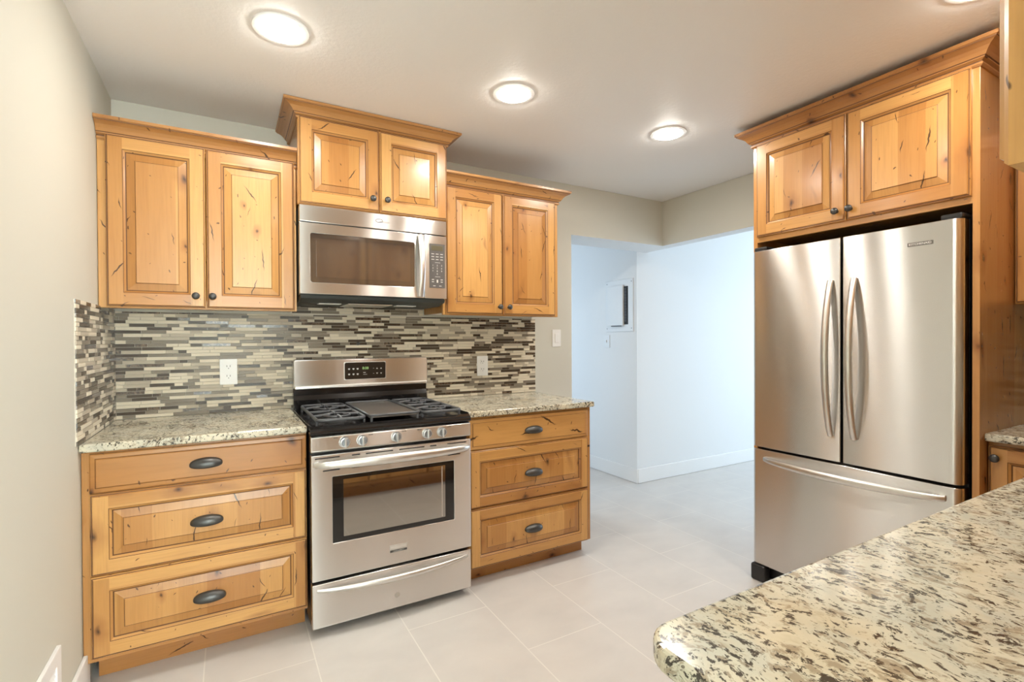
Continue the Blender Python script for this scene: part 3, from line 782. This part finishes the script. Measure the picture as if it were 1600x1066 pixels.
for k in range(33):
    s = k/32; e = math.sin(PI*s)**.7; P.append((.070+s*.745, -RD-.004-.058*e, .652-.004*e)); A.append(.007+.005*e); B.append(.012+.006*e)
bow('drawer_handle', P, df, A, B, (0, 0, 1))
for xa, par in ((.004, dl), (RW-.074, dr)): bx('hinge_cover', (xa, xa+.07, -RD+.012, -RD+.14, 1.741, 1.762), BLACK, par, .008, segs=3)
bdg = bx('badge', (1.983-1.2915, 2.068-1.2915, -RD-.0025, -RD, 1.653, 1.668), simple('badge_gray', (.16, .15, .14), .35, .8), dr, .001)
text('lettering', 'KITCHENAID', .0125, simple('badge_light', (.85, .83, .80), .3, .7), bdg, (2.0255-1.2915, -RD-.0026, 1.6605), width=.074)

# ------------------------------------------------------------------ right-hand run
t = thing('base_cabinet', 'honey wood base cabinet with round knob, right of refrigerator under granite', 'cabinet', (XR-.002, -2.1935, 0), -PI/2)
D = XR-.002-3.03; wd = .29
m = MB(); m.box(.001, .019, -D+.019, -.002, 0, .876); m.box(wd-.018, wd, -D+.019, -.002, 0, .876); m.box(.019, wd-.018, -D+.019, -.002, .1, .118, 0, 'x'); m.box(.019, wd-.018, -.02, -.002, .118, .876)
m.build('carcass', WOODL, t)
m = MB(); m.box(.001, .03, -D, -D+.019, .1, .878); m.box(wd-.03, wd, -D, -D+.019, .1, .878); m.box(.03, wd-.03, -D, -D+.019, .85, .878, 0, 'x'); m.box(.03, wd-.03, -D, -D+.019, .1, .13, 0, 'x')
m.build('face_frame', WOODL, t); bx('toe_kick', (.001, wd, -D+.06, -D+.075, 0, .1), WOODL, t, grain='x')
dr_ = ring_panel('door', wd-.006, .738, t, (.004, -D, .128), F=.055); knob(dr_, (.024, -.0195, .822-.128))
t = wall_cabinet('wall_cabinet', 'honey wood wall cabinet partly seen at the right edge beside refrigerator surround', 0.001, .56, 1.4165, 2.15, XR-.002-3.31, [(.004, .275, 1.420, 2.145, None, None), (.285, .556, 1.420, 2.145, None, None)], None, 0, (XR-.002, -2.1935, 0), -PI/2)
# sink-side run under the foreground counter (front faces +y)
t = thing('base_cabinet', 'honey wood base cabinets carrying the foreground granite countertop', 'cabinet', (2.98, -3.118, 0), PI)
D = .58; L = 2.98-.945
m = MB(); m.box(.001, L, -D+.019, -.002, .1, .881, 0, 'x'); m.build('carcass', WOODL, t); bx('toe_kick', (.001, L, -D+.07, -D+.085, 0, .1), WOODL, t, grain='x')
bx('face_frame', (.001, L, -D, -D+.019, .1, .881), WOODL, t, grain='x')
for k in range(4):
    a = .01+k*(L-.02)/4; b_ = a+(L-.02)/4-.008
    pulls_drawer(t, a, b_, .715, .862, False, (a+b_)/2, .788, -D); q = ring_panel('door', b_-a, .575, t, (a, -D, .13)); knob(q, (.03 if k % 2 else b_-a-.03, -.0195, .53))
t = wall_cabinet('wall_cabinet', 'out-of-focus beige end of a hanging wall cabinet at top right, nearest the camera', 0.001, 2.56, 1.4205, 2.33, .322,
    [(.003+k*.64, .003+k*.64+.633, 1.4235, 2.325, .003+k*.64+(.6 if k % 2 == 0 else .033), 1.49) for k in range(4)], None, 0, (3.587, -3.118, 0), PI)

# ------------------------------------------------------------------ small fixtures
def outlet(label, xc, zc, y=-.0082):
    t = thing('wall_outlet', label, 'outlet', (xc, y, zc))
    w2, h2 = .040, .066
    pl = plate(-w2, w2, -h2, h2, -.005, 0, .004).build('cover_plate', PLASTIC, t, bevel=.0015)
    for dz in (.026, -.024):
        rc = plate(-.017, .017, dz-.015, dz+.015, -.007, -.004, .008).build('receptacle', PLASTIC, t)
        m = MB(); m.box(-.0085, -.0060, -.0075, -.0068, dz-.001, dz+.008); m.box(.0060, .0085, -.0075, -.0068, dz-.001, dz+.008); m.box(-.002, .002, -.0075, -.0068, dz-.010, dz-.006)
        m.build('slots', SLOT, rc)
outlet('white double outlet on mosaic tile left of the range', .4695, 1.124)
outlet('white double outlet on mosaic tile right of the range', 1.934, 1.110)
t = thing('light_switch', 'white rocker light switch on tan wall beside hall opening', 'light switch', (2.538, 0, 1.291))
plate(-.037, .037, -.062, .062, -.006, 0, .004).build('cover_plate', PLASTIC, t, bevel=.0015)
bx('rocker', (-.016, .016, -.010, -.005, -.033, .033), PLASTIC, t, .002)
t = thing('light_switch', 'white light switch below electrical panel on hall wall', 'light switch', (XR-.002, .692, 1.262), -PI/2)
plate(-.041, .041, -.06, .06, -.006, 0, .004).build('cover_plate', PANELW, t, bevel=.0015)
bx('toggle', (-.005, .005, -.016, -.005, -.012, .012), PANELW, t, .002)
m = MB(); m.lathe([(.010, 0), (.010, .003), (.006, .005), (.006, .014), (.003, .016)], (1.126, -.0078, 1.264), 'y', 16); o = m.build('pipe_stub', BRONZE, smooth=40)
tag(o, 'small dark pipe stub sticking out of the mosaic above the range', 'pipe stub')
# electrical panel on hall wall (local x runs toward -y)
ep = thing('electrical_panel', 'white electrical breaker panel with narrow dark opening on hall wall', 'electrical panel', (XR-.002, .700, 1.350), -PI/2)
bx('frame', (0, .365, -.008, 0, 0, .478), PANELW, ep, .003)
bx('door', (.045, .252, -.028, -.010, .055, .425), PANELW, ep, .003)
m = MB(); m.box(.252, .302, -.0095, -.004, .065, .412); op = m.build('opening', SLOT, ep)
boxes('breaker', BREAKER, op, [(.258, .288, -.015, -.009, .09+k*.026, .09+k*.026+.020) for k in range(12)])
SCREW = simple('screw_gray', (.35, .36, .37), .4, .6)
for x, z in ((.02, .45), (.345, .45), (.02, .03), (.345, .03)): m = MB(); m.lathe([(.006, .008), (.006, .0095), (.001, .010)], (x, 0, z), 'y', 10); m.build('screw', SCREW, ep)
bx('latch', (.10, .235, -.031, -.026, .048, .056), BREAKER, ep)
# wall register low on left wall (faces +x; local x runs toward +y)
rg_ = thing('wall_register', 'white metal vent cover low on left wall near bottom left corner', 'vent cover', (0, -1.45, .09), PI/2)
frame_plate('frame', 0, .521, 0, .256, .045, .476, .045, .211, -.012, -.0005, .004, TRIM, rg_, .002)
m = MB()
for k in range(11): 
    z = .05+k*.0148; m.face([(.045, -.009, z), (.476, -.009, z), (.476, -.002, z+.012), (.045, -.002, z+.012)])
m.build('louvers', TRIM, rg_, recalc=False)

# ------------------------------------------------------------------ recessed ceiling lamps
CANP = [(.648, -.952, 'recessed ceiling light at upper left, nearest the left wall'), (1.630, -.958, 'recessed ceiling light in the middle, above the range side'),
        (2.604, -.990, 'recessed ceiling light farthest right, before the hall corner'), (2.590, -2.306, 'recessed ceiling light cut by top edge, above refrigerator front')]
def can(x, y, label):
    t = thing('recessed_light', label, 'ceiling light', (x, y, H), 0, 'recessed ceiling lights')
    m = MB(); m.lathe([(.098, 0), (.096, .004), (.078, .006), (.074, .002), (.074, 0)], (0, 0, 0), 'z', 40); m.build('trim_ring', TRIM, t, smooth=50)
    m = MB(); m.lathe([(.074, 0.0), (.071, .008), (.058, .014), (.030, .018), (.001, .019)], (0, 0, 0), 'z', 32); m.build('lens', LENS, t, smooth=50)
    l = area('lamp', (x, y, H-.021), (0, 0, 0), .14, .14, 2.2, (1, .95, .88), 'DISK')
    return t
for c in CANP: can(*c)
for x, y, pw in ((1.66, -2.25, 5), (1.2, -4.2, 9), (3.0, -4.2, 9)): area('lamp', (x, y, H-.021), (0, 0, 0), .14, .14, pw, (1, .95, .88), 'DISK')  # unseen lamps; the rear pair is added to brighten room and reflections
# unseen window frames added round the area lights, and trims for the unseen lamps
def window(n, c, axis, sgn, w, h):
    """frame and mullion on a wall; axis = wall normal, sgn = side it faces"""
    m = MB(); d0, d1 = (0, .05*sgn) if sgn > 0 else (.05*sgn, 0)
    def b(u0, u1, z0, z1):
        if axis == 'y': m.box(c[0]+u0, c[0]+u1, c[1]+d0, c[1]+d1, c[2]+z0, c[2]+z1)
        else: m.box(c[0]+d0, c[0]+d1, c[1]+u0, c[1]+u1, c[2]+z0, c[2]+z1)
    b(-w/2-.07, -w/2, -h/2-.07, h/2+.07); b(w/2, w/2+.07, -h/2-.07, h/2+.07); b(-w/2, w/2, h/2, h/2+.07); b(-w/2, w/2, -h/2-.07, -h/2)
    struct(m.build('window_%d' % n, TRIM))
window(1, (5.15, -3.5, 1.35), 'y', 1, 2.2, 1.7)
window(2, (7.1, -1.15, 1.35), 'x', -1, 2.3, 1.8)
window(3, (2.08, 1.7, 1.25), 'x', 1, 1.2, 1.9)
window(4, (1.6, -6.0, 1.35), 'y', 1, 3.2, 2.0)
for k, (x, y) in enumerate(((1.66, -2.25), (1.2, -4.2), (3.0, -4.2))):
    m = MB(); m.lathe([(.098, 0), (.096, .004), (.078, .006), (.074, .002), (.074, 0)], (x, y, H), 'z', 32); struct(m.build('trim_%d' % (k+1), TRIM, smooth=50))
